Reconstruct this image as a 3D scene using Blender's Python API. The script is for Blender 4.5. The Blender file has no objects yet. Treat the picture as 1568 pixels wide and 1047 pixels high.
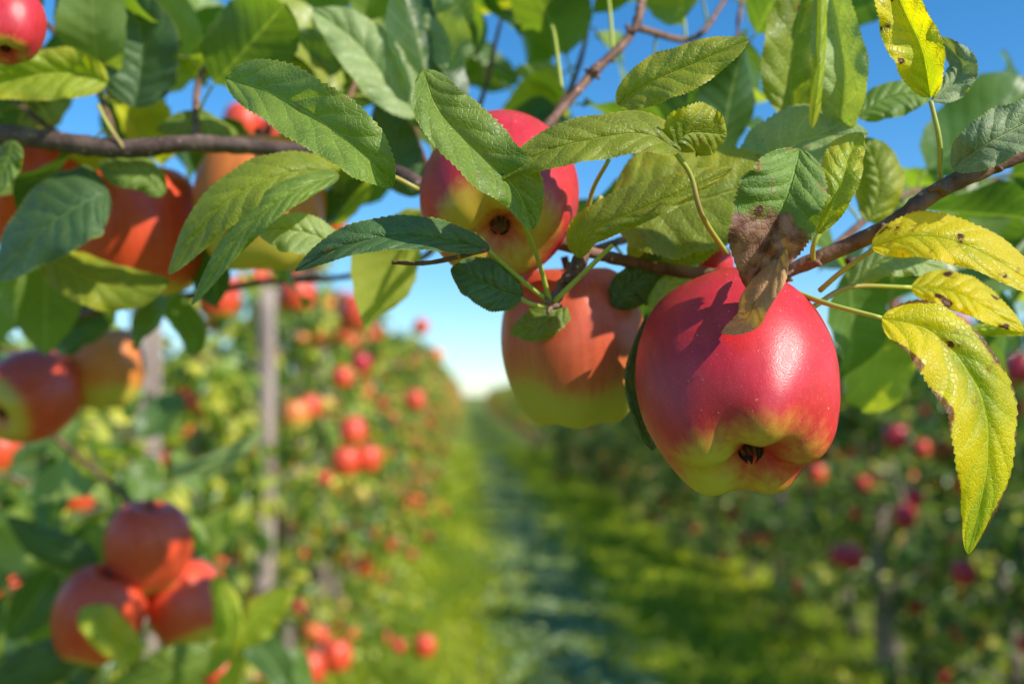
import bpy, math, random
import numpy as np
from mathutils import Vector, Matrix, Euler
random.seed(7); rng=np.random.default_rng(7)
scene=bpy.context.scene
# ------------------------------------------------------------------ camera
EYE=Vector((0,0,1.5)); F=1524.0
cam_d=bpy.data.cameras.new("camera"); cam=bpy.data.objects.new("camera",cam_d)
scene.collection.objects.link(cam); scene.camera=cam
cam.location=EYE; cam.rotation_euler=Euler((math.radians(93.04),0,math.radians(-2.59)))
cam_d.lens=35; cam_d.sensor_width=36; cam_d.clip_start=0.02; cam_d.clip_end=2000
cam_d.dof.use_dof=True; cam_d.dof.focus_distance=0.393; cam_d.dof.aperture_fstop=5.3
R0=cam.rotation_euler.to_matrix()
def P(u,v,d):
    """image pixel u, v + depth along the camera axis -> world metres"""
    return EYE+R0@Vector(((u-784)/F*d,-(v-523.5)/F*d,-d))
# ------------------------------------------------------------------ light
S=Vector((0.66,-0.50,0.62)).normalized()
el=math.asin(S.z); az=math.atan2(S.x,S.y)
sun_d=bpy.data.lights.new("sun",'SUN'); sun=bpy.data.objects.new("sun",sun_d); scene.collection.objects.link(sun)
sun_d.energy=5.0; sun_d.angle=math.radians(.53); sun_d.color=(1,.95,.84)
sun.rotation_euler=S.to_track_quat('Z','Y').to_euler(); sun.location=(5,-4,6)
w=bpy.data.worlds.new("World"); scene.world=w; w.use_nodes=True
wn=w.node_tree; bg=wn.nodes['Background']; sk=wn.nodes.new('ShaderNodeTexSky'); sk.sky_type='NISHITA'
sk.sun_disc=False; sk.sun_elevation=el; sk.sun_rotation=az; sk.air_density=1.0; sk.dust_density=.0; sk.ozone_density=4.0
hs=wn.nodes.new('ShaderNodeHueSaturation'); hs.inputs['Saturation'].default_value=1.25; hs.inputs['Value'].default_value=1.06; hs.inputs['Hue'].default_value=.49
tm=wn.nodes.new('ShaderNodeMix'); tm.data_type='RGBA'; tm.blend_type='MULTIPLY'; tm.inputs[0].default_value=1; tm.inputs[7].default_value=(.82,.96,1.12,1)
wn.links.new(sk.outputs[0],hs.inputs['Color']); wn.links.new(hs.outputs[0],tm.inputs[6]); wn.links.new(tm.outputs[2],bg.inputs[0]); bg.inputs[1].default_value=.15
scene.view_settings.view_transform='Standard'; scene.view_settings.look='None'; scene.view_settings.exposure=0
# ------------------------------------------------------------------ node helpers
class NT:
    def __init__(s,name):
        s.mat=bpy.data.materials.new(name); s.mat.use_nodes=True; s.t=s.mat.node_tree
        s.t.nodes.clear(); s.out=s.t.nodes.new('ShaderNodeOutputMaterial')
    def n(s,ty): return s.t.nodes.new(ty)
    def L(s,a,b):
        if hasattr(a,'is_output'): s.t.links.new(a,b)
        else:
            if b.type=='RGBA' and len(a)==3: a=(*a,1)
            b.default_value=a
    def m(s,op,a,b=0.0,c=None,clamp=False):
        k=s.n('ShaderNodeMath'); k.operation=op; k.use_clamp=clamp; s.L(a,k.inputs[0]); s.L(b,k.inputs[1])
        if c is not None: s.L(c,k.inputs[2])
        return k.outputs[0]
    def mr(s,x,a,b,c=0.0,d=1.0):
        k=s.n('ShaderNodeMapRange'); k.interpolation_type='SMOOTHSTEP'; s.L(x,k.inputs[0])
        for i,q in enumerate((a,b,c,d)): s.L(q,k.inputs[i+1])
        return k.outputs[0]
    def mix(s,f,a,b,mode='MIX'):
        k=s.n('ShaderNodeMix'); k.data_type='RGBA'; k.blend_type=mode; s.L(f,k.inputs[0]); s.L(a,k.inputs[6]); s.L(b,k.inputs[7]); return k.outputs[2]
    def noise(s,vec,scale,detail=3,rough=.55):
        k=s.n('ShaderNodeTexNoise'); 
        if vec is not None: s.L(vec,k.inputs['Vector'])
        k.inputs['Scale'].default_value=scale; k.inputs['Detail'].default_value=detail; k.inputs['Roughness'].default_value=rough
        return k.outputs[0]
    def vor(s,vec,scale,feat='F1',out=0):
        k=s.n('ShaderNodeTexVoronoi'); k.feature=feat; s.L(vec,k.inputs['Vector']); k.inputs['Scale'].default_value=scale; return k.outputs[out]
    def ramp(s,f,st):
        k=s.n('ShaderNodeValToRGB'); s.L(f,k.inputs[0]); e=k.color_ramp.elements
        while len(e)<len(st): e.new(.5)
        for i,(p,c) in enumerate(st): e[i].position=p; e[i].color=(*c,1)
        return k.outputs[0]
    def co(s,which='Object'): 
        k=s.n('ShaderNodeTexCoord'); return k.outputs[which]
    def sep(s,v):
        k=s.n('ShaderNodeSeparateXYZ'); s.L(v,k.inputs[0]); return k.outputs
    def comb(s,x,y,z):
        k=s.n('ShaderNodeCombineXYZ'); s.L(x,k.inputs[0]); s.L(y,k.inputs[1]); s.L(z,k.inputs[2]); return k.outputs[0]
    def bump(s,h,st,dist):
        k=s.n('ShaderNodeBump'); k.inputs['Strength'].default_value=st; k.inputs['Distance'].default_value=dist; s.L(h,k.inputs['Height']); return k.outputs[0]
    def attr(s,name):
        k=s.n('ShaderNodeAttribute'); k.attribute_name=name; return k.outputs['Fac']
    def pbr(s,col,rough=.5,normal=None,spec=.5,coat=0,trans=None,tf=.3):
        p=s.n('ShaderNodeBsdfPrincipled'); s.L(col,p.inputs['Base Color']); s.L(rough,p.inputs['Roughness'])
        s.L(spec,p.inputs['Specular IOR Level'])
        if normal is not None: s.L(normal,p.inputs['Normal'])
        o=p.outputs[0]
        if trans is not None:
            t=s.n('ShaderNodeBsdfTranslucent'); s.L(trans,t.inputs[0])
            if normal is not None: s.L(normal,t.inputs['Normal'])
            k=s.n('ShaderNodeMixShader'); s.L(tf,k.inputs[0]); s.L(o,k.inputs[1]); s.L(t.outputs[0],k.inputs[2]); o=k.outputs[0]
        s.t.links.new(o,s.out.inputs[0]); return s.mat
# ------------------------------------------------------------------ materials
def leaf_mat(name,base,dark,yellow=(.50,.46,.02),ya=0.0,spots=0.0,brown_t=2.0,edge=0.0,rough=.39,tf=.36):
    g=NT(name); uv=g.sep(g.co('UV')); t=uv[0]; s=uv[1]; ob=g.co('Object')
    a=g.m('ABSOLUTE',g.m('MULTIPLY_ADD',s,2.0,-1.0))
    wob=g.m('MULTIPLY',g.m('SUBTRACT',g.noise(ob,60,2),.5),.09)
    sgn=g.m('MULTIPLY',g.m('GREATER_THAN',s,.5),.45)
    ph=g.m('ADD',g.m('ADD',g.m('MULTIPLY',g.m('SUBTRACT',t,g.m('MULTIPLY',g.m('POWER',a,.85),.20)),7.5),g.m('MULTIPLY',wob,9.0)),sgn)
    fr=g.m('ABSOLUTE',g.m('SUBTRACT',g.m('FRACT',ph),.5))
    side=g.mr(fr,.0,.055,1,0); side=g.m('MULTIPLY',side,g.mr(a,.5,.95,1,.08))
    mid=g.mr(a,.012,.055,1,0); vein=g.m('MAXIMUM',g.m('MULTIPLY',side,.6),mid)
    net=g.vor(ob,430,'DISTANCE_TO_EDGE'); netm=g.mr(net,.0,.14,1,0)
    n1=g.noise(ob,30,4,.6); n2=g.noise(ob,230,3)
    col=g.mix(g.mr(n1,.32,.62),dark,base)
    col=g.mix(g.m('MULTIPLY',n2,.35),col,tuple(min(1,c*1.4) for c in base))
    col=g.mix(g.m('MULTIPLY',g.mr(fr,.15,.5),.14),col,dark)
    if ya>0:
        yf=g.m('ADD',g.m('MULTIPLY',g.noise(ob,24,3),1.4),g.m('MULTIPLY',a,.35))
        yf=g.m('SUBTRACT',yf,g.m('MULTIPLY',side,.25))
        yf=g.mr(yf,1.3-ya*1.0,1.7-ya*1.0); col=g.mix(yf,col,yellow)
    veincol=tuple(min(1,c*1.7+.05) for c in base)
    col=g.mix(g.m('MULTIPLY',vein,.6),col,veincol); col=g.mix(g.m('MULTIPLY',netm,.18),col,veincol)
    rim=g.mr(g.m('ADD',a,g.m('MULTIPLY',g.m('SUBTRACT',n2,.5),.08)),.92,1.0); col=g.mix(g.m('MULTIPLY',rim,.5),col,(.42,.42,.06))
    fl=g.mr(g.noise(ob,170,2,.4),.69,.74); col=g.mix(g.m('MULTIPLY',fl,.5),col,(.30,.20,.06))
    r=rough
    if spots>0:
        nn=g.noise(ob,105,3,.5)
        sp=g.mr(nn,.74-spots*.12,.77-spots*.12); halo=g.mr(nn,.68-spots*.12,.75-spots*.12)
        col=g.mix(g.m('MULTIPLY',halo,.6),col,(.34,.20,.02)); col=g.mix(sp,col,(.10,.035,.012))
    if edge>0:
        e=g.m('ADD',a,g.m('MULTIPLY',g.m('SUBTRACT',g.noise(ob,75,3),.5),.9)); ef=g.mr(e,1.15-edge*.25,1.25-edge*.25)
        col=g.mix(ef,col,(.22,.10,.03))
    if brown_t<1.5:
        b=g.m('ADD',t,g.m('MULTIPLY',g.m('SUBTRACT',g.noise(ob,55,4),.5),.55)); bf=g.mr(b,brown_t-.03,brown_t+.03)
        bc=g.mix(g.mr(g.noise(ob,140,4),.35,.65),(.16,.06,.03),(.44,.23,.15)); col=g.mix(bf,col,bc)
    h=g.m('ADD',g.m('MULTIPLY',g.m('SINE',g.m('MULTIPLY',fr,3.14)),.65),g.m('ADD',g.m('MULTIPLY',mid,-.9),g.m('ADD',g.m('MULTIPLY',netm,-.18),g.m('MULTIPLY',g.noise(ob,110,3),1.3))))
    nm=g.bump(h,.85,.0010)
    tr=g.mix(1.0,col,(2.5,2.4,.5),'MULTIPLY')
    return g.pbr(col,g.m('MULTIPLY_ADD',n2,.25,r-.08),nm,.5,trans=tr,tf=tf)
LM={
 'green':leaf_mat('leaf_green',(.22,.31,.05),(.12,.195,.03)),
 'pale': leaf_mat('leaf_pale',(.34,.42,.16),(.21,.29,.09),tf=.3),
 'dark': leaf_mat('leaf_dark',(.09,.165,.05),(.05,.10,.03),rough=.36,tf=.25),
 'olive':leaf_mat('leaf_olive',(.26,.31,.025),(.165,.21,.018),ya=.38,edge=.1,spots=.05),
 'lime': leaf_mat('leaf_lime',(.36,.43,.03),(.24,.32,.02),ya=.45),
 'yellow':leaf_mat('leaf_yellow',(.38,.42,.015),(.25,.32,.015),yellow=(.74,.60,.01),ya=.78,spots=.76,edge=.4,tf=.42),
 'hang': leaf_mat('leaf_hanging_yellow',(.38,.44,.015),(.22,.31,.015),yellow=(.74,.64,.01),ya=.66,spots=.15,edge=1.0,tf=.42),
 'grey': leaf_mat('leaf_grey',(.28,.34,.16),(.15,.20,.09),spots=.25,edge=.5,rough=.5,tf=.2),
 'dry':  leaf_mat('leaf_withered',(.17,.28,.035),(.08,.15,.02),spots=.85,edge=.45,brown_t=.55,tf=.15,rough=.55),
 'brown':leaf_mat('leaf_brown',(.62,.36,.13),(.34,.16,.06),yellow=(.7,.42,.12),spots=.4,rough=.7,tf=.1),
}
def tree_leaf_mat(name,stops,tf=.36,rough=.42):
    g=NT(name); t=g.attr('tint'); col=g.ramp(t,stops)
    tr=g.mix(1.0,col,(2.2,2.3,.7),'MULTIPLY')
    return g.pbr(col,rough,None,.5,trans=tr,tf=tf)
M_leafL=tree_leaf_mat('orchard_leaves',[(0,(.04,.095,.03)),(.35,(.125,.215,.04)),(.7,(.34,.42,.07)),(1,(.76,.68,.11))],rough=.30,tf=.4)
M_leafR=tree_leaf_mat('orchard_leaves_painted_shade',[(0,(.035,.085,.035)),(.35,(.11,.19,.05)),(.7,(.27,.35,.09)),(1,(.60,.54,.13))],rough=.28,tf=.4)  # darker copy of the left row's leaves, right row's shade put into the colours
def canopy_mat():
    g=NT('canopy_leaves'); t=g.attr('tint'); uv=g.sep(g.co('UV')); ob=g.co('Object')
    col=g.ramp(t,[(0,(.055,.125,.035)),(.4,(.17,.27,.055)),(.8,(.34,.42,.12)),(1,(.50,.50,.05))])
    a=g.m('ABSOLUTE',g.m('MULTIPLY_ADD',uv[1],2.0,-1.0))
    fr=g.m('ABSOLUTE',g.m('SUBTRACT',g.m('FRACT',g.m('MULTIPLY',g.m('SUBTRACT',uv[0],g.m('MULTIPLY',a,.2)),7.5)),.5))
    v=g.m('MAXIMUM',g.m('MULTIPLY',g.mr(fr,0,.08,1,0),.4),g.mr(a,.02,.08,1,0))
    col=g.mix(g.m('MULTIPLY',v,.4),col,(.44,.52,.18)); col=g.mix(g.mr(g.noise(ob,35,3),.5,.75,0,.3),col,(.09,.14,.02))
    tr=g.mix(1.0,col,(2.5,2.4,.5),'MULTIPLY')
    return g.pbr(col,.38,g.bump(g.m('ADD',g.m('MULTIPLY',fr,.9),g.noise(ob,110,2)),.7,.0010),.5,trans=tr,tf=.42)
M_leafN=canopy_mat()
def bark(name,a,b,scale=1.0,red=0):
    g=NT(name); ob=g.co('Object'); n=g.noise(ob,55*scale,5,.65); n2=g.noise(ob,300*scale,3)
    col=g.mix(g.mr(n,.35,.65),a,b); col=g.mix(g.mr(g.vor(ob,160*scale),.12,.2,.8,0),col,tuple(min(1,c*2.2+.03) for c in b))
    return g.pbr(col,.62,g.bump(g.m('ADD',n,g.m('MULTIPLY',n2,.4)),.9,.0016),.4)
M_bark=bark('bark',(.14,.10,.08),(.38,.31,.26),.5)
M_twig=bark('twig_bark',(.12,.05,.03),(.29,.155,.10))
M_branch=bark('branch_bark',(.09,.052,.04),(.20,.125,.095))
g=NT('petiole'); M_pet=g.pbr(g.mix(g.mr(g.noise(g.co('Object'),30),.5,.7),(.46,.50,.07),(.46,.30,.10)),.45)
def post_mat():
    g=NT('weathered_post_wood'); ob=g.co('Object'); s=g.sep(ob); v=g.comb(g.m('MULTIPLY',s[0],40.0),g.m('MULTIPLY',s[1],40.0),g.m('MULTIPLY',s[2],3.0))
    n=g.noise(v,1.0,5,.6); return g.pbr(g.mix(g.mr(n,.3,.7),(.22,.15,.12),(.56,.43,.37)),.8,g.bump(n,.6,.004),.3)
M_post=post_mat()
def apple_mat(name,red,under,calyx,blush=0.0,lent=.6,rough=.34,cz=-.55,bign=1.0,fine_=.2):
    """object coords: unit apple, z up towards the stem"""
    g=NT(name); ob=g.co('Object'); s=g.sep(ob)
    st=g.comb(g.m('MULTIPLY',s[0],11.0),g.m('MULTIPLY',s[1],11.0),g.m('MULTIPLY',s[2],.9))
    streak=g.noise(st,1.0,4,.6); big=g.noise(ob,.9,1,.4); mid=g.noise(ob,3.0,2)
    f=g.m('ADD',s[2],g.m('ADD',g.m('MULTIPLY',g.m('SUBTRACT',big,.5),1.3*bign),g.m('MULTIPLY',g.m('SUBTRACT',streak,.5),.30)))
    f=g.m('ADD',f,blush)
    redv=g.mix(g.mr(streak,.3,.7),red,tuple(c*.82 for c in red)); redv=g.mix(g.mr(mid,.4,.75,0,.3),redv,tuple(min(1,c*1.2+.04) for c in red))
    col=g.mix(g.mr(f,-1.1,.05),under,redv)
    z2=g.m('ADD',s[2],g.m('MULTIPLY',g.m('SUBTRACT',big,.5),.45*bign))
    z2=g.m('ADD',z2,g.m('MULTIPLY',g.m('SUBTRACT',streak,.5),.22))
    col=g.mix(g.mr(z2,cz-.26,cz+.08,1,0),col,calyx)
    vd=g.n('ShaderNodeTexVoronoi'); g.L(ob,vd.inputs['Vector']); vd.inputs['Scale'].default_value=13
    thr=g.m('MULTIPLY_ADD',g.m('POWER',g.sep(vd.outputs[1])[0],2.0),.12,.05)
    dot=g.mr(g.m('DIVIDE',vd.outputs[0],thr),.5,1.1,lent,0)
    col=g.mix(dot,col,(.88,.52,.34))
    fine=g.mr(g.noise(ob,42,2,.5),.60,.75,0,fine_); col=g.mix(fine,col,(.85,.38,.20))
    rr=g.m('SQRT',g.m('ADD',g.m('POWER',s[0],2.0),g.m('POWER',s[1],2.0)))
    col=g.mix(g.m('MULTIPLY',g.mr(rr,.05,.15,1,0),.8),col,(.07,.045,.02))
    nm=g.bump(g.m('ADD',g.m('MULTIPLY',g.noise(ob,70,3),1.0),g.m('MULTIPLY',dot,.6)),.10,.02)
    return g.pbr(col,g.m('MULTIPLY_ADD',g.noise(ob,25,3),.20,rough-.10),nm,.55)
AM={'main':apple_mat('apple_skin_red',(.74,.032,.045),(.76,.12,.045),(.68,.55,.05),1.0,.5,cz=-.86),
    'bicolour':apple_mat('apple_skin_bicolour',(.74,.035,.045),(.78,.15,.05),(.68,.48,.06),.9,cz=-.82,bign=.35),  # red skin over orange, turning yellow towards the calyx
    'orange':apple_mat('apple_skin_orange',(.78,.13,.055),(.70,.36,.07),(.56,.48,.06),-.05,.35,cz=-.42),
    'bg':apple_mat('apple_skin_scarlet',(.95,.10,.035),(.92,.28,.06),(.78,.55,.07),.7,.1,.33,cz=-.75,fine_=0),
    'bgo':apple_mat('apple_skin_amber',(.92,.26,.05),(.80,.50,.09),(.68,.56,.08),.0,.1,.33,cz=-.4,fine_=0)}
g=NT('orchard_fruit'); M_fruit=g.pbr(g.ramp(g.attr('tint'),[(0,(.80,.045,.045)),(.45,(.92,.13,.05)),(.8,(.92,.34,.06)),(1,(.86,.62,.14))]),.33,None,.5)
g=NT('dry_sepal'); M_sepal=g.pbr((.06,.035,.018),.8)
# ------------------------------------------------------------------ mesh builder
class MB:
    def __init__(s): s.V=[];s.F=[];s.M=[];s.T=[];s.U=[];s.n=0
    def add(s,V,Fc,mat=0,tint=.5,uv=None):
        o=s.n; V=[tuple(v) for v in V]; s.V+=V; s.n+=len(V)
        s.F+=[tuple(i+o for i in f) for f in Fc]; s.M+=[mat]*len(Fc)
        s.T+=list(tint) if hasattr(tint,'__len__') else [tint]*len(V)
        s.U+=uv if uv is not None else [(0,0)]*len(V)
    def build(s,name,mats,smooth=True,parent=None,link=True):
        me=bpy.data.meshes.new(name); me.from_pydata(s.V,[],s.F)
        for m in mats: me.materials.append(m)
        me.polygons.foreach_set('material_index',s.M); me.polygons.foreach_set('use_smooth',[smooth]*len(s.F))
        at=me.attributes.new('tint','FLOAT','POINT'); at.data.foreach_set('value',s.T)
        uvl=me.uv_layers.new(name='UVMap'); li=np.empty(len(me.loops),dtype=np.int32); me.loops.foreach_get('vertex_index',li)
        uvl.data.foreach_set('uv',np.array(s.U,dtype=np.float32)[li].ravel()); me.update()
        if not link: return me
        ob=bpy.data.objects.new(name,me); scene.collection.objects.link(ob)
        if parent: ob.parent=parent
        return ob
def empty(name):
    e=bpy.data.objects.new(name,None); e.empty_display_size=.05; scene.collection.objects.link(e); return e
def cr(pts,t):
    n=len(pts)-1
    if n==1: return pts[0].lerp(pts[1],t)
    x=min(t*n,n-1e-6); i=int(x); f=x-i
    p1=pts[i];p2=pts[i+1];p0=pts[i-1] if i>0 else p1*2-p2;p3=pts[i+2] if i+2<=n else p2*2-p1
    return .5*((2*p1)+(p2-p0)*f+(2*p0-5*p1+4*p2-p3)*f*f+(3*p1-p0-3*p2+p3)*f**3)
def tube(mb,pts,r0,r1,seg=8,n=None,mat=0,knob=0.0,tint=.5):
    pts=[Vector(p) for p in pts]; n=n or max(4,6*(len(pts)-1)); V=[];Fc=[]; up=Vector((.13,.31,.94))
    for i in range(n+1):
        t=i/n; p=cr(pts,t); q=cr(pts,min(1,t+.01))-cr(pts,max(0,t-.01)); q.normalize()
        a=q.cross(up); a=a.normalized() if a.length>1e-3 else Vector((1,0,0)); b=q.cross(a)
        r=(r0+(r1-r0)*t)*(1+knob*(random.random()-.5)*2+(knob*1.6 if knob and random.random()<.12 else 0))
        for j in range(seg):
            w_=2*math.pi*j/seg; V.append(p+(a*math.cos(w_)+b*math.sin(w_))*r)
    for i in range(n):
        for j in range(seg):
            k=(j+1)%seg; Fc.append((i*seg+j,i*seg+k,(i+1)*seg+k,(i+1)*seg+j))
    Fc.append(tuple(range(seg))[::-1]); Fc.append(tuple(n*seg+j for j in range(seg)))
    mb.add(V,Fc,mat,tint)
def _p(t): return (t**.52)*((1-t)**.62)*(1-.25*max(0,(t-.72)/.28)**2) if t<1 else 0.0
PN=max(_p(i/200) for i in range(201))
def prof(t): return _p(t)/PN
# ------------------------------------------------------------------ detailed leaf (foreground)
leafcount=[0]
def leaf(parent,pts,hw,tilt,key,wave=.0026,n=132,m=9,serr=.08,curl=0.0):
    """pts: (image u, image v, depth) of the midrib; hw: half widths in image pixels; tilt: depth shift (m) of either edge"""
    hl,hr=(hw if isinstance(hw,tuple) else (hw,hw)); dl,dr=tilt
    pv=[Vector(p) for p in pts]; mb=MB(); V=[];U=[];Fc=[]; ph=random.random()*6; ph2=random.random()*6
    jag=[random.uniform(.5,1.4) for _ in range(n+2)]
    for i in range(n+1):
        t=i/n; c=cr(pv,t); q=cr(pv,min(1,t+.02))-cr(pv,max(0,t-.02)); q2=Vector((q.x,q.y)); q2.normalize(); pr=Vector((-q2.y,q2.x))
        f=prof(min(max(t,0),1)); saw=((i%4)/4.0-.5)*jag[i//4]
        for j in range(-m,m+1):
            s=j/m; a=abs(s); h=hr if s>0 else hl; dd=dr if s>0 else dl
            ff=f*(1.03+(serr*saw if a>.99 else 0)+(.035*math.sin(t*17+ph+s*1.5)+.02*math.sin(t*31+ph2-s) if a>.6 else 0))
            uvp=Vector((c.x,c.y))+pr*s*h*ff
            k=7.5*(t-.20*a)+(.45 if s>0 else 0)
            d=c.z+dd*(a**1.3)*f+(wave*math.sin(t*13+ph+(2 if s>0 else 0))+wave*.5*math.sin(t*27+ph2+(1 if s>0 else 3)))*a*a*min(1,3*f)+curl*a*a*f - .00036*abs(math.sin(math.pi*(k-.5)))*math.sin(math.pi*min(1,a*1.1))*f - .002*a*(1-a)*4*f
            V.append(P(uvp.x,uvp.y,d)); U.append((t,(s+1)/2))
    w_=2*m+1
    for i in range(n):
        for j in range(w_-1): Fc.append((i*w_+j,i*w_+j+1,(i+1)*w_+j+1,(i+1)*w_+j))
    mb.add(V,Fc,0,.5,U); leafcount[0]+=1
    ob=mb.build('leaf_%d'%leafcount[0],[LM[key]],True,parent); return ob
def wleaf(mb,base,dr_,nrm,L,W,mat,tint,n=16,m=3,bend=.2,fold=.25):
    side=dr_.cross(nrm).normalized(); nrm=side.cross(dr_).normalized(); V=[];U=[];Fc=[]; ph=random.random()*6
    for i in range(n+1):
        t=i/n; f=prof(t); c=base+dr_*(L*t)-nrm*(bend*L*t*t)
        for j in range(-m,m+1):
            s=j/m; V.append(c+side*(s*W*f*.5*(1+(.05 if i%2 and abs(j)==m else 0)))+nrm*(abs(s)*fold*W*f*.5+.005*math.sin(t*9+ph+s)*abs(s))); U.append((t,(s+1)/2))
    w_=2*m+1
    for i in range(n):
        for j in range(w_-1): Fc.append((i*w_+j,i*w_+j+1,(i+1)*w_+j+1,(i+1)*w_+j))
    mb.add(V,Fc,mat,tint,U)
# ------------------------------------------------------------------ apples
PROF=[(0,.62),(.06,.66),(.16,.80),(.33,.94),(.55,.95),(.77,.79),(.93,.48),(1.0,.12),(.985,-.22),(.905,-.53),(.78,-.79),(.62,-.96),(.46,-1.01),(.30,-.96),(.15,-.85),(0,-.79)]
def apple_mesh(name,mat,nu=72,nv=64,seed=0,lobes=1.0,stem=True):
    r_=random.Random(seed); pv=[Vector((a,b,0)) for a,b in PROF]; mb=MB(); V=[];Fc=[]; p0=r_.random()*6; p1=r_.random()*6
    for i in range(nv+1):
        c=cr(pv,i/nv); r,z=max(c.x,0),c.y
        bm_=max(0,min(1,(-z-.2)/.75))**1.5; tm=max(0,min(1,(z-.3)/.5))
        for j in range(nu):
            a=2*math.pi*j/nu; k=math.cos(5*a+p0)
            rr=r*(1+.022*lobes*k*bm_+.01*lobes*k*tm+.014*math.cos(2*a+p1)+.008*math.cos(3*a+p0))
            zz=z*(1+.024*lobes*k*bm_*min(1,r/.3))+.025*math.cos(a+p1)*r
            V.append((rr*math.cos(a),rr*math.sin(a),zz))
    for i in range(nv):
        for j in range(nu):
            k=(j+1)%nu; Fc.append((i*nu+j,(i+1)*nu+j,(i+1)*nu+k,i*nu+k))
    mb.add(V,Fc,0)
    for q in range(5):   # withered calyx
        a=q*1.2566+p0; d=Vector((math.cos(a),math.sin(a),0)); s=Vector((-d.y,d.x,0))
        b=Vector((0,0,-.79)); a1=.05+.05*r_.random()
        for lay in (0,1):
            mb.add([b+d*.10+s*.045,b+d*.10-s*.045,b+d*(.12)+Vector((0,0,-.08))-s*.02,b+d*a1+s*.03*r_.random()+Vector((0,0,-.17)),b+d*.12+Vector((0,0,-.08))+s*.022],[(0,1,2,3,4)],1)
            d=(d+s*.5).normalized(); s=Vector((-d.y,d.x,0))
    if stem: tube(mb,[(0,0,.58),(.02,0,.85),(.06,.03,1.12)],.04,.055,8,8,2)
    return mb.build(name,[mat,M_sepal,M_twig],True,link=False)
AMESH={k:apple_mesh('apple_'+k,AM[k],seed=i) for i,k in enumerate(AM)}
AMESH['front']=apple_mesh('apple_front',AM['main'],144,120,seed=3,lobes=1.9)
def apple(u,v,d,rpx,axis,key,spin=0,sq=1.0):
    ob=bpy.data.objects.new('apple',AMESH[key]); scene.collection.objects.link(ob)
    r=rpx*d/F; ob.location=P(u,v,d); ob.scale=(r,r,r*sq)
    q=Vector(axis).normalized().to_track_quat('-Z','Y'); ob.rotation_euler=(q.to_matrix()@Matrix.Rotation(spin,3,'Z')).to_euler(); return ob
apple(1126,580,.42,151,(.0,-.60,-.80),'front',.6,1.03)
apple(765,298,.475,121,(-.02,-.80,-.60),'bicolour',1.9)
apple(877,526,.50,110,(.06,.12,-1),'orange',2.5,1.08)
for a in [(218,352,.66,96,(.05,.15,-1),'bg',0),(62,300,.70,86,(0,.2,-1),'bg',1),(400,310,.62,100,(0,.1,-1),'bgo',2),(120,262,.74,50,(.2,.1,-1),'main',2),
          (12,36,.50,54,(.1,-.3,-1),'main',2),(48,605,.90,68,(-.35,-.8,-.45),'bg',3),(160,562,.95,60,(0,.1,-1),'bgo',0),
          (228,834,.97,64,(-.1,.2,-1),'bg',1),(152,938,.95,68,(-.3,.1,-1),'bg',2),(285,922,1.0,60,(.3,-.2,-1),'bg',3),
          (58,712,1.35,36,(0,0,-1),'bg',0),(0,690,1.3,34,(0,0,-1),'bg',0),(120,757,1.9,26,(0,0,-1),'bg',0),(505,335,1.2,26,(0,0,-1),'bg',1),(372,190,1.1,30,(0,0,-1),'bg',1),(425,210,1.1,30,(0,0,-1),'bg',1),
          (335,455,1.5,32,(0,0,-1),'bg',1),(455,450,1.7,28,(0,0,-1),'bg',1),(547,480,2.1,28,(0,0,-1),'bg',1),(540,660,2.9,21,(0,-.3,-1),'bg',1),(529,706,2.8,22,(0,0,-1),'bg',2),(563,702,2.85,21,(0,0,-1),'bg',3),
          (452,635,2.6,23,(0,0,-1),'bgo',1),(474,622,2.7,18,(0,0,-1),'bg',1),(515,1003,2.5,24,(0,0,-1),'bg',1),(474,1022,2.4,25,(0,0,-1),'bg',1),(650,988,3.6,17,(0,0,-1),'bg',1),
          (524,578,3.5,17,(0,0,-1),'bg',1),(635,613,4,16,(0,0,-1),'bg',1),(340,1035,2.0,28,(0,0,-1),'bg',1),(645,500,4,12,(0,0,-1),'bg',1),(668,545,5,12,(0,0,-1),'bgo',1),(553,555,3.3,15,(0,0,-1),'main',1),
          (1372,668,3.7,19,(0,0,-1),'main',1),(1305,853,3.7,18,(0,0,-1),'main',1),(1285,850,3.7,15,(0,0,-1),'main',1),(1476,876,3.5,19,(0,0,-1),'main',1),(1385,790,3.9,18,(0,0,-1),'main',1),(1400,760,4,14,(0,0,-1),'main',1),
          (1560,565,3.4,22,(0,0,-1),'main',1),(1465,495,3.6,16,(0,0,-1),'bg',1),(1250,725,4.3,14,(0,0,-1),'bg',1),(1095,405,.5,28,(0,.1,-1),'main',1)]:
    apple(*a)
# ------------------------------------------------------------------ foreground branch
FB=empty('apple_branch')
wood=MB()
def tb(pts,r0,r1,mat=0,knob=.08,seg=10,n=None): tube(wood,[P(*p) for p in pts],r0,r1,seg,n or 10*(len(pts)-1),mat,knob)
# long limb reaching across from the right-hand row
limb=[Vector((2.25,.95,1.25)),Vector((1.6,.85,1.62)),Vector((.85,.62,1.76)),P(1800,90,.45)]
tube(wood,limb,.016,.0055,10,50,0,.06)
tb([(1800,90,.45),(1640,205,.43),(1568,232,.425),(1440,290,.42),(1350,352,.425),(1200,418,.44)],.0048,.0032,0,.08,12,70)
tb([(1200,418,.44),(1080,420,.46),(960,400,.47),(900,385,.455)],.0032,.0028)
tb([(900,380,.45),(878,415,.445),(843,468,.44)],.0030,.0033,0,.22,10,24)
tb([(1190,415,.44),(1150,425,.43),(1126,470,.42)],.002,.0015,0,.1)
tb([(-260,190,.60),(0,206,.57),(180,228,.555),(300,220,.555),(490,236,.55),(620,270,.52),(700,330,.50),(900,385,.46)],.0062,.0028,1,.07,12,90)
tube(wood,[Vector((-.88,.9,1.35)),Vector((-.75,.8,1.75)),Vector((-.58,.65,1.78)),P(-260,190,.60)],.014,.0075,10,24,1,.06)
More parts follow.
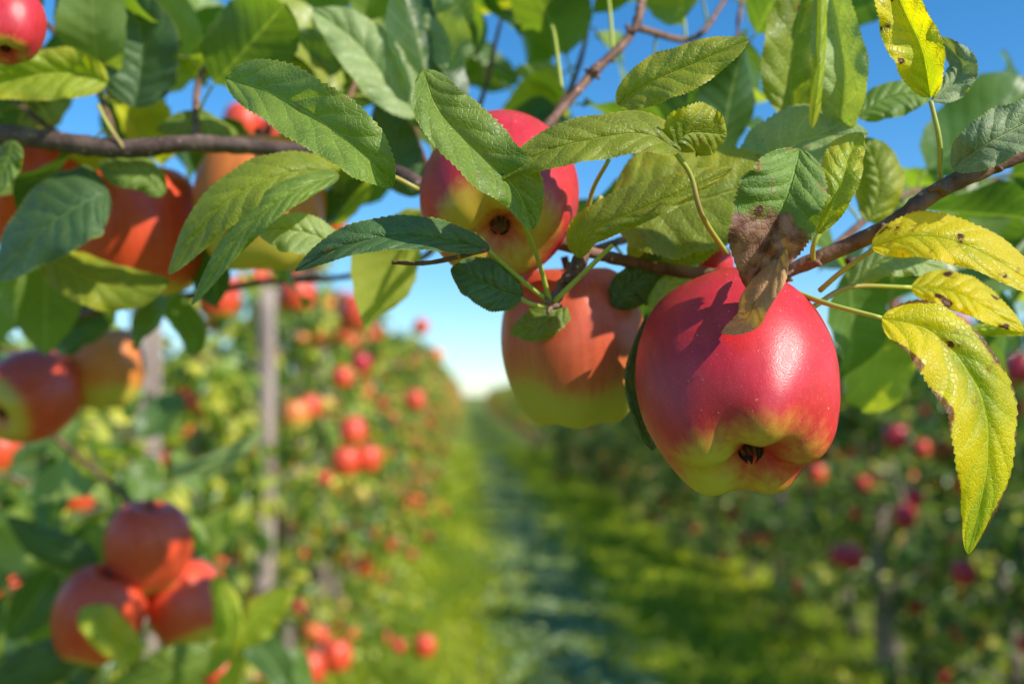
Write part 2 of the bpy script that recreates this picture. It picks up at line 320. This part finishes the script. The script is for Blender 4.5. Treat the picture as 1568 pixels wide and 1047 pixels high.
tb([(820,215,.52),(845,185,.53),(905,115,.55),(972,42,.57),(990,-60,.6)],.0028,.0023,0,.12,10,50)
tb([(700,330,.5),(760,260,.52),(820,215,.52)],.003,.003)
tb([(900,385,.455),(880,420,.48),(877,450,.50)],.0016,.0014,0,.1)
tb([(765,200,.50),(740,250,.51),(700,330,.5)],.002,.0016)
tb([(180,470,.75),(290,455,.78),(400,432,.8),(520,425,.8),(640,398,.7),(700,330,.5)],.003,.002,1)
tb([(-100,480,.8),(60,495,.8),(200,462,.78),(300,452,.78)],.005,.003,1)
tb([(600,402,.42),(660,402,.42),(745,382,.41)],.0009,.0012,0)
pet=[[(843,465,.437),(825,400,.425),(806,350,.40),(795,320,.40)],[(847,463,.437),(900,412,.43),(938,375,.425)],[(840,470,.437),(815,466,.43),(795,456,.43)],
 [(842,462,.437),(800,430,.43),(748,384,.415)],[(1112,388,.43),(1075,330,.40),(1058,270,.395),(1035,235,.39)],[(1440,278,.42),(1438,215,.41),(1425,155,.41)],
 [(1200,440,.43),(1260,463,.405),(1350,487,.395)],[(1244,402,.43),(1246,375,.42),(1262,345,.42)],[(895,385,.455),(905,300,.45),(932,245,.43)],[(1255,445,.43),(1290,415,.42),(1340,380,.41)],
 [(750,385,.42),(700,330,.47),(660,270,.5)],[(860,135,.54),(850,60,.56),(845,40,.57)],[(940,95,.56),(935,30,.57),(930,-20,.58)],[(190,228,.55),(165,190,.55),(150,160,.55)],[(640,290,.45),(600,270,.44),(585,275,.4)],
 [(1245,470,.43),(1300,440,.44),(1395,440,.44)],[(560,240,.55),(520,250,.52),(500,258,.47)],[(920,300,.45),(905,340,.45),(890,385,.455)]]
for p in pet: tube(wood,[P(*q) for q in p],.0012,.0010,8,16,2)
# bud scales and little spurs where leaves have dropped
for (u,v,d) in [(843,468,.437),(870,425,.44),(1245,400,.43),(1350,350,.42),(1440,284,.415),(1520,250,.42),(1200,425,.435),(908,112,.548),(965,50,.565)]:
    for k in range(4):
        p=P(u,v,d); q=p+Vector((random.gauss(0,1),random.gauss(-.3,1),random.gauss(.3,1))).normalized()*.0052
        tube(wood,[p,(p+q)/2,q],.0022,.0007,7,5,0,.15)
wood.build('branch_wood',[M_twig,M_branch,M_pet],True,FB)
LF=[
 ([(345,118,.43),(410,140,.415),(490,185,.40),(560,240,.395),(601,288,.40)],(54,46),(-.004,-.016),'green'),
 ([(648,108,.40),(672,170,.39),(735,238,.385),(790,290,.385),(817,352,.39)],(54,40),(-.002,-.012),'green'),
 ([(1042,232,.385),(985,205,.38),(900,215,.378),(830,235,.38),(757,275,.385)],(32,36),(-.010,.010),'olive'),
 ([(1030,225,.385),(1055,205,.385),(1090,205,.39),(1113,208,.395)],(44,36),(-.004,.01),'olive'),
 ([(945,160,.42),(1000,125,.41),(1070,95,.405),(1147,60,.40)],(36,36),(.006,-.010),'olive'),
 ([(750,382,.415),(680,368,.40),(600,362,.39),(520,380,.39),(452,415,.40)],(20,32),(-.012,.010),'dark'),
 ([(527,388,.47),(480,360,.46),(430,352,.46),(394,356,.47)],(34,28),(-.010,.008),'pale'),
 ([(515,260,.47),(430,268,.455),(340,315,.45),(258,420,.46)],(38,36),(-.008,.012),'olive'),
 ([(520,268,.46),(440,300,.44),(370,360,.44),(294,467,.45)],(20,24),(-.006,.01),'green'),
 ([(800,455,.43),(765,445,.42),(725,425,.42),(690,412,.425)],(34,38),(-.006,.006),'dark'),
 ([(885,395,.44),(905,355,.43),(970,325,.42),(1040,295,.415),(1122,258,.415)],(38,22),(.012,-.003),'olive'),
 ([(935,320,.47),(1010,315,.465),(1100,300,.46),(1200,260,.46)],(95,80),(.02,-.015),'olive'),
 ([(1120,330,.475),(1180,260,.47),(1230,215,.465),(1330,205,.46)],(60,40),(.01,-.01),'pale'),
 ([(960,390,.48),(1030,370,.475),(1090,340,.47),(1140,290,.47)],(50,45),(.015,-.01),'olive'),
 ([(1225,228,.385),(1208,290,.378),(1180,360,.38),(1150,450,.39)],(60,72),(-.008,-.006),'dry'),
 ([(1195,365,.386),(1186,415,.376),(1158,462,.372),(1142,492,.378),(1104,510,.384)],(22,24),(-.012,.016),'brown'),
 ([(1250,358,.41),(1285,290,.405),(1300,240,.41),(1320,203,.415)],(38,26),(.006,-.004),'lime'),
 ([(1285,212,.47),(1292,120,.46),(1280,40,.46),(1262,-60,.47)],(42,38),(-.008,-.012),'pale'),
 ([(1243,196,.45),(1254,110,.445),(1258,20,.45),(1256,-60,.46)],(12,14),(.02,.02),'lime'),
 ([(1215,185,.50),(1210,110,.50),(1225,20,.50),(1240,-60,.5)],(46,46),(-.006,-.01),'olive'),
 ([(1425,150,.41),(1412,80,.40),(1385,20,.40),(1350,-60,.40)],(48,34),(-.006,-.010),'yellow'),
 ([(1428,155,.415),(1462,125,.42),(1470,95,.425),(1434,56,.43)],(20,26),(.004,-.008),'grey'),
 ([(1458,258,.41),(1510,222,.40),(1570,190,.40),(1650,150,.40)],(42,36),(.004,-.012),'grey'),
 ([(1335,378,.41),(1410,362,.40),(1500,385,.395),(1640,470,.40)],(38,34),(.014,-.008),'yellow'),
 ([(1395,440,.44),(1450,445,.435),(1500,465,.43),(1568,508,.43)],(32,26),(.012,-.006),'yellow'),
 ([(1350,487,.395),(1430,510,.39),(1500,600,.385),(1512,710,.385),(1482,848,.39)],(48,60),(.004,-.012),'hang'),
 ([(1480,505,.46),(1530,500,.46),(1600,505,.46)],(8,14),(.006,.01),'lime'),
 ([(1315,180,.50),(1350,155,.5),(1395,145,.5),(1425,152,.5)],(24,30),(.01,-.005),'green'),
 ([(1300,440,.47),(1350,400,.465),(1400,400,.46),(1450,415,.46)],(26,26),(.01,-.008),'pale'),
 ([(1000,690,.45),(978,640,.45),(966,570,.455),(990,480,.46)],(10,26),(.0,.015),'dark'),
 ([(880,450,.47),(850,478,.465),(820,500,.46),(780,508,.46)],(26,30),(-.002,.01),'green'),
 ([(940,470,.47),(960,440,.47),(985,420,.47),(1010,370,.47)],(26,40),(.0,.01),'dark'),
 ([(1000,480,.475),(1020,440,.47),(1045,410,.47),(1060,380,.47)],(26,26),(.01,-.008),'pale'),
 ([(168,296,.56),(130,310,.55),(70,350,.55),(-5,430,.56)],(55,60),(-.012,.02),'dark'),
 ([(165,128,.56),(110,112,.555),(40,118,.55),(-60,140,.55)],(40,38),(-.010,-.006),'lime'),
 ([(205,165,.60),(215,110,.6),(215,50,.6),(190,-30,.6)],(62,58),(-.006,-.012),'dark'),
 ([(640,178,.56),(590,120,.56),(540,60,.56),(478,15,.56)],(40,46),(-.012,.004),'pale'),
 ([(690,110,.58),(685,60,.58),(660,10,.58),(650,-60,.58)],(38,38),(.004,-.012),'pale'),
 ([(250,300,.56),(220,270,.56),(180,262,.56),(150,250,.57)],(24,28),(-.003,.01),'green'),
 ([(370,225,.60),(330,205,.6),(290,190,.6),(240,200,.6)],(24,24),(-.003,.01),'green'),
 ([(20,215,.55),(15,240,.55),(0,270,.55),(-30,300,.55)],(22,22),(-.003,.01),'green'),
 ([(60,385,.60),(120,420,.6),(190,440,.6),(260,430,.6)],(34,40),(.01,-.005),'olive'),
 ([(640,300,.6),(610,250,.6),(600,210,.6),(575,160,.6)],(36,40),(.01,.005),'dark'),
 ([(520,110,.62),(490,85,.62),(460,75,.62),(420,85,.62)],(34,34),(.01,-.01),'dark'),
 ([(110,80,.60),(120,30,.6),(130,-10,.6),(120,-60,.6)],(40,44),(.01,-.01),'dark'),
 ([(300,545,.75),(290,505,.75),(260,470,.75),(200,460,.75)],(20,26),(.01,.0),'green'),
 ([(100,545,.8),(110,510,.8),(150,480,.8),(130,440,.8)],(30,30),(.01,.0),'dark'),
 ([(1330,340,.5),(1345,290,.5),(1340,250,.5),(1320,210,.5)],(38,38),(.01,.005),'olive'),
 ([(330,880,.92),(352,930,.9),(350,985,.9),(318,1035,.9)],(18,26),(.0,.01),'lime'),
 ([(215,1010,.88),(175,985,.87),(140,950,.87),(125,930,.88)],(24,40),(-.005,.005),'lime'),
 ([(350,985,1.0),(380,960,1.0),(410,930,1.0),(450,900,1.0)],(26,32),(.01,-.01),'lime'),
 ([(330,1000,.95),(280,1020,.94),(230,1040,.94),(160,1060,.95)],(36,36),(.01,.0),'green'),
 ([(120,990,.95),(80,1010,.94),(30,1030,.94),(-20,1060,.95)],(36,36),(.01,.0),'dark'),
 ([(150,860,1.0),(110,850,1.0),(60,830,1.0),(10,790,1.0)],(26,30),(.01,.0),'dark'),
 ([(260,720,.98),(310,712,.97),(360,690,.97),(410,650,.98)],(13,16),(.01,-.006),'pale'),
]
for a in LF: leaf(FB,*a)
# canopy twigs with leaves growing off them ------------------------
can=MB(); CO=Vector
def twig(pts,step=.020,Lr=(.062,.090),r=(.0022,.0012),tb_=(.0,1.0),dens=1.0,start=.08):
    W=[P(*p) for p in pts]; tube(can,W,r[0],r[1],7,16,1,.1)
    ln=sum((W[i+1]-W[i]).length for i in range(len(W)-1)); n=int(ln/step*dens); a0=random.random()*6
    for i in range(n):
        t=start+(1-start)*(i+random.random()*.5)/n; p=cr(W,min(t,1)); tg=(cr(W,min(1,t+.02))-cr(W,t-.02)).normalized()
        a=a0+i*2.4; x=tg.orthogonal().normalized(); y=tg.cross(x); rad=x*math.cos(a)+y*math.sin(a)
        d=(rad*1.0+tg*.5+CO((0,0,-.25))).normalized(); b=p+d*random.uniform(.012,.025)
        tube(can,[p,p*.5+b*.5+CO((0,0,.002)),b],.0009,.0007,5,4,2)
        L=random.uniform(*Lr); nr=(CO((random.gauss(.35,.5),random.gauss(-.55,.45),random.gauss(.7,.4)))).normalized()
        d=(d+CO((0,0,random.uniform(-.5,.15)))).normalized()
        wleaf(can,b,d,nr,L,L*random.uniform(.52,.66),0,min(1,max(0,random.uniform(*tb_)**1.1)),bend=random.uniform(.05,.35),fold=random.uniform(.15,.5))
T=[[(180,225,.58),(140,120,.62),(60,20,.64),(20,-60,.66)],[(300,220,.58),(310,110,.62),(390,20,.66),(430,-60,.68)],[(480,235,.6),(540,140,.64),(560,40,.68),(600,-70,.70)],
   [(650,265,.62),(730,170,.66),(760,60,.7),(790,-60,.72)],[(100,215,.62),(20,150,.66),(-60,60,.68)],[(400,228,.68),(450,100,.74),(500,-40,.76)],[(250,222,.70),(230,100,.76),(180,-30,.8)],
   [(845,185,.60),(880,120,.66),(900,30,.7),(880,-60,.72)],[(100,230,.64),(60,320,.68),(20,400,.72)],[(620,265,.7),(640,120,.76),(680,-30,.8)]]
T2=[[(972,42,.58),(1060,60,.62),(1110,0,.64),(1150,-60,.66)],[(1080,250,.56),(1130,140,.62),(1130,40,.64),(1150,-50,.66)],
   [(1250,400,.52),(1380,300,.60),(1500,280,.66),(1640,240,.7)],[(1300,400,.52),(1420,420,.62),(1540,400,.68),(1650,380,.7)],
   [(700,330,.56),(640,220,.62),(640,120,.66)],[(900,385,.50),(1000,350,.54),(1080,300,.58),(1180,250,.6)],[(330,240,.66),(340,330,.7),(330,400,.74)]]
for p in T: twig(p)
for p in T2: twig(p,.025)
can.build('canopy_twigs',[M_leafN,M_twig,M_pet],True,FB)
can=MB()
twig([(30,620,1.15),(120,700,1.12),(190,760,1.05),(225,800,1.03)],step=.025,r=(.004,.0025))
twig([(225,790,1.03),(240,880,1.06),(225,960,1.08)],step=.05)
twig([(200,800,1.1),(90,860,1.1),(0,900,1.15),(-100,960,1.2)],step=.02)
twig([(-60,520,1.0),(50,540,1.0),(150,520,1.02),(210,500,1.04)],step=.03)
twig([(215,900,1.16),(300,860,1.18),(380,980,1.2),(420,1060,1.2)],step=.022)
twig([(-60,700,1.2),(60,740,1.25),(160,700,1.3),(260,690,1.3)],step=.022)
FB2=empty('fruiting_twig'); can.build('twigs_and_leaves',[M_leafN,M_twig,M_pet],True,FB2)
# ------------------------------------------------------------------ orchard trees
def batch(mb,pos,dr_,nr,L,W,tint,mat,big=False):
    pos=np.array(pos);dr_=np.array(dr_);nr=np.array(nr);L=np.array(L)[:,None];W=np.array(W)[:,None]
    dr_/=np.linalg.norm(dr_,axis=1,keepdims=True); sd=np.cross(dr_,nr); sd/=np.linalg.norm(sd,axis=1,keepdims=True)+1e-9; nr=np.cross(sd,dr_)
    N=len(pos); ks=[(0,0,0),(.3,-.5,.12),(.3,0,0),(.3,.5,.12),(.68,-.42,.0),(.68,0,-.10),(.68,.42,.0),(1,0,-.25)]
    V=np.stack([pos+dr_*L*a+sd*W*b+nr*L*c for a,b,c in ks],axis=1).reshape(-1,3)
    if big: fs=[(0,1,2,3),(1,4,5,2),(2,5,6,3),(4,7,6,5)]
    else: fs=[(0,2,1),(0,3,2),(1,2,5,4),(2,3,6,5),(4,5,7),(5,6,7)]
    Fc=[tuple(i*8+q for q in f) for i in range(N) for f in fs]
    mb.add(V.tolist(),Fc,mat,np.repeat(np.array(tint),8).tolist())
def small_apple(mb,c,r,tint,mat):
    pf=[(0,.62),(.35,.93),(.75,.78),(1,.1),(.88,-.55),(.55,-.98),(.25,-.95),(0,-.8)]; nu=12; V=[];Fc=[]
    for a,b in pf:
        for j in range(nu): V.append((c[0]+r*a*math.cos(6.2832*j/nu),c[1]+r*a*math.sin(6.2832*j/nu),c[2]+r*b))
    for i in range(len(pf)-1):
        for j in range(nu): k=(j+1)%nu; Fc.append((i*nu+j,(i+1)*nu+j,(i+1)*nu+k,i*nu+k))
    mb.add(V,Fc,mat,tint)
def tree(name,H,rad,nleaf,napple,seed,yel=.15,zmin=.3,red=.4,lm=None):
    random.seed(seed); rg=np.random.default_rng(seed); mb=MB()
    tr=[Vector((0,0,-.05))]+[Vector((random.gauss(0,.025),random.gauss(0,.025),H*k/5)) for k in range(1,6)]
    tube(mb,tr,.035,.008,8,20,1,.1)
    limbs=[]
    nl=24
    for i in range(nl):
        z=zmin+.1+(H-zmin-.2)*(i/nl); t=z/H; p=cr(tr,t); a=i*2.399+random.random()*.6; ln=rad*(1.12-.62*(z/H))*random.uniform(.65,1.15)
        d=Vector((math.cos(a),math.sin(a),0)); e=p+d*ln+Vector((0,0,random.uniform(-.18,.18))); m_=p+d*ln*.5+Vector((0,0,.07))
        limbs.append([p,m_,e]); tube(mb,limbs[-1],.010,.003,5,6,1)
    limbs.append([cr(tr,.8),cr(tr,.9),cr(tr,1)+Vector((0,0,.1))])
    pos=[];dd=[];nn=[];tc=[]
    nc=nleaf//7
    for i in range(nc):
        l=random.choice(limbs); c=cr(l,random.uniform(.15,1)**.7)+Vector((random.gauss(0,.05),random.gauss(0,.05),random.gauss(0,.07))); cl=random.gauss(0,.15)
        for k in range(7):
            o=Vector((random.gauss(0,1),random.gauss(0,1),random.gauss(-.15,.8))).normalized(); tc.append(cl)
            pos.append(c+o*.02);dd.append(o+Vector((c.x,c.y,0))*.8+Vector((0,0,-.2)));nn.append(Vector((c.x*1.2+random.gauss(0,.5),c.y*1.2+random.gauss(0,.5),.7+random.gauss(0,.3))))
    n=len(pos); L=rg.uniform(.055,.09,n); tint=np.clip(rg.beta(2,3,n)+np.array(tc)+(rg.random(n)<yel)*.4,0,1)
    batch(mb,[tuple(p) for p in pos],[tuple(p) for p in dd],[tuple(p) for p in nn],L,L*rg.uniform(.5,.62,n),tint,0)
    for i in range(napple):
        l=random.choice(limbs); c=cr(l,random.uniform(.5,1.05))+Vector((random.gauss(0,.03),random.gauss(0,.03),-.05))
        small_apple(mb,c,random.uniform(.031,.041),min(1,max(0,random.gauss(red,.25))),2)
    return mb.build(name,[lm or M_leafL,M_bark,M_fruit],True,link=False)
LT=[tree('apple_tree_left_a',2.25,.62,2000,80,11,.3,.25,.42),tree('apple_tree_left_b',2.35,.6,2000,85,12,.32,.25,.5),tree('apple_tree_left_c',2.15,.62,1900,80,13,.3,.25,.42)]
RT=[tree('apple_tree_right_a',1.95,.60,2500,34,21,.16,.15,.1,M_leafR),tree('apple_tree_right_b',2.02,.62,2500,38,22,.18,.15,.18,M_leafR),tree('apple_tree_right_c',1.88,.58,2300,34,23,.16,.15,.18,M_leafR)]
NTm=[tree('apple_tree_young_a',1.75,.42,1200,18,31,.3,.3,.4),tree('apple_tree_young_b',1.7,.42,1100,16,32,.3,.3,.4)]
random.seed(5)
def put(me,x,y,s=1.0):
    o=bpy.data.objects.new('apple_tree',me); scene.collection.objects.link(o); o.location=(x,y,0); o.rotation_euler=(0,0,random.random()*6.28); o.scale=(s,s,s*random.uniform(.95,1.05))
XL,XR=-.92,2.25
for y,me,s in [(.9,NTm[1],.8),(1.75,NTm[0],.95),(2.6,NTm[1],.85),(3.6,NTm[0],1.0)]: put(me,XL-.05,y,s)
put(LT[0],XL,-.7,.9); put(LT[1],XL,-1.8,.95)
y=4.6
while y<24: put(random.choice(LT),XL+random.gauss(0,.04),y,random.uniform(.93,1.05)); y+=.9
y=-2.0
while y<24: put(random.choice(RT),XR+random.gauss(0,.05),y,random.uniform(.86,1.02)); y+=random.choice([.85,.9,1.0,1.4])
def far(name,X,y0,y1,H,rad,yel,red,leafL=.13,per=240,step=1.0):
    mb=MB(); rg=np.random.default_rng(int(abs(X)*100)+3); nt=int((y1-y0)/step); n=nt*per
    ty=y0+step*rg.integers(0,nt,n)+rg.normal(0,.22,n); z=rg.uniform(.25,1,n)**.9*H*(1+.06*np.sin(ty*3.1)); r=rad*(1.1-.6*z/H)
    a=rg.uniform(0,6.283,n); q=rg.uniform(.3,1,n)**.5; pos=np.stack([X+r*q*np.cos(a),ty+r*q*np.sin(a),z],1)
    d=rg.normal(0,1,(n,3)); nn=np.stack([np.cos(a)+rg.normal(0,.5,n),np.sin(a)+rg.normal(0,.5,n),.7+rg.normal(0,.3,n)],1)
    L=rg.uniform(.8,1.2,n)*leafL; batch(mb,pos,d,nn,L,L*.6,np.clip(rg.beta(2,3,n)+(rg.random(n)<yel)*.4,0,1),0,True)
    for k in range(nt):
        yy=y0+k*step; tube(mb,[(X,yy,0),(X,yy,H*.9)],.035,.02,5,2,1)
        for i in range(12 if red>.3 else 6):
            aa=random.random()*6.28; zz=random.uniform(.4,H*.9); rr=rad*(1.1-.6*zz/H); small_apple(mb,(X+rr*math.cos(aa),yy+rr*math.sin(aa),zz),.045,min(1,max(0,random.gauss(red,.25))),2)
    mb.build(name,[M_leafL,M_bark,M_fruit],True)
far('distant_apple_trees',XL,24,95,2.3,.62,.3,.55); far('distant_apple_trees',XR,24,95,1.9,.62,.4,.5)
for X in (XL-3.17,XL-6.34,XR+3.17,XR+6.34): far('distant_apple_trees',X,0,80,2.0,.6,.15,.35,.15,150)
def post(x,y,h,r=.04):
    mb=MB(); pts=[(x,y,-.2),(x+.005,y,h*.5),(x,y,h)]; tube(mb,pts,r,r*.92,14,20,0,.02)
    tube(mb,[(x,y,h-.001),(x,y,h+.008)],r*.9,r*.7,14,2,0); mb.build('wooden_post',[M_post],True)
for yy in (2.7,4.3,5.9,9.1,12.3,15.5,18.7,22): post(-.86,yy,1.95,.045)
for yy in (3.6,5.35,7.1,10.3,13.5,16.7,19.9,23.1): post(2.24,yy,2.0,.045)
g=NT('wire_steel'); M_wire=g.pbr((.35,.35,.35),.45)
mb=MB()
for X in (-.81,2.29):
    for z in (.7,1.25,1.8): tube(mb,[(X,-3,z),(X,95,z)],.0013,.0013,4,2,0)
mb.build('trellis_wire',[M_wire],False)
# ------------------------------------------------------------------ ground
g=NT('orchard_floor'); ob=g.co('Object'); s=g.sep(ob)
n1=g.noise(ob,1.1,5,.6); n2=g.noise(ob,14,4,.65); n3=g.noise(ob,90,3)
gr=g.mix(g.mr(n2,.3,.7),(.12,.18,.02),(.30,.37,.03)); gr=g.mix(g.mr(n1,.4,.7,0,.6),gr,(.37,.37,.045)); gr=g.mix(g.mr(n3,.4,.7,0,.4),gr,(.06,.10,.02))
so=g.mix(n2,(.08,.055,.03),(.18,.14,.07))
ph=g.m('ABSOLUTE',g.m('SUBTRACT',g.m('FRACT',g.m('DIVIDE',g.m('ADD',g.m('SUBTRACT',s[0],XL),300*3.17),3.17)),.5))
sf=g.mr(g.m('ADD',ph,g.m('MULTIPLY',g.m('SUBTRACT',n2,.5),.12)),.36,.42)
M_ground=g.pbr(g.mix(g.m('MULTIPLY',sf,.7),gr,so),.85,g.bump(n2,.8,.03),.2)
mb=MB(); mb.add([(-500,-300,0),(500,-300,0),(500,1200,0),(-500,1200,0)],[(0,1,2,3)]); mb.build('ground',[M_ground],False)
M_grass=tree_leaf_mat('grass_blade',[(0,(.14,.23,.025)),(.5,(.34,.42,.03)),(.85,(.56,.57,.04)),(1,(.64,.57,.15))],.38,.5)
M_clover=tree_leaf_mat('clover_leaf',[(0,(.11,.19,.07)),(.5,(.24,.34,.13)),(1,(.42,.50,.22))],.2,.35)
mb=MB(); n=55000
yv=1.2+26*rng.random(n)**1.7; xv=rng.uniform(-1.0,2.5,n); h=rng.uniform(.03,.07,n)*(1+yv*.03); wd=.0035*(1+yv*.22)
a=rng.uniform(0,6.283,n); ln=rng.normal(0,.7,(n,2))
b=np.stack([xv,yv,np.zeros(n)],1); sd=np.stack([np.cos(a),np.sin(a),np.zeros(n)],1)*wd[:,None]
tip=b+np.stack([ln[:,0]*h,ln[:,1]*h,h],1); md=b+np.stack([ln[:,0]*h*.3,ln[:,1]*h*.3,h*.6],1)
V=np.stack([b-sd,b+sd,md+sd*.8,tip,md-sd*.8],1).reshape(-1,3)
pt=.5+.25*np.sin(xv*7+np.sin(yv*1.3)*2)+rng.normal(0,.18,n)
mb.add(V.tolist(),[tuple(i*5+q for q in (0,1,2,3,4)) for i in range(n)],0,np.repeat(np.clip(pt,0,1),5).tolist())
n=10000; yv=1.5+24*rng.random(n)**1.6; xv=rng.normal(.58,.2,n); pos=np.stack([xv,yv,rng.uniform(.02,.08,n)],1)
L=rng.uniform(.03,.06,n)*(1+yv*.04); batch(mb,pos,rng.normal(0,1,(n,3))*[1,1,.3],np.tile([[.1,-.1,1.]],(n,1))+rng.normal(0,.3,(n,3)),L,L*.7,rng.random(n),1,True)
mb.build('grass',[M_grass,M_clover],True)
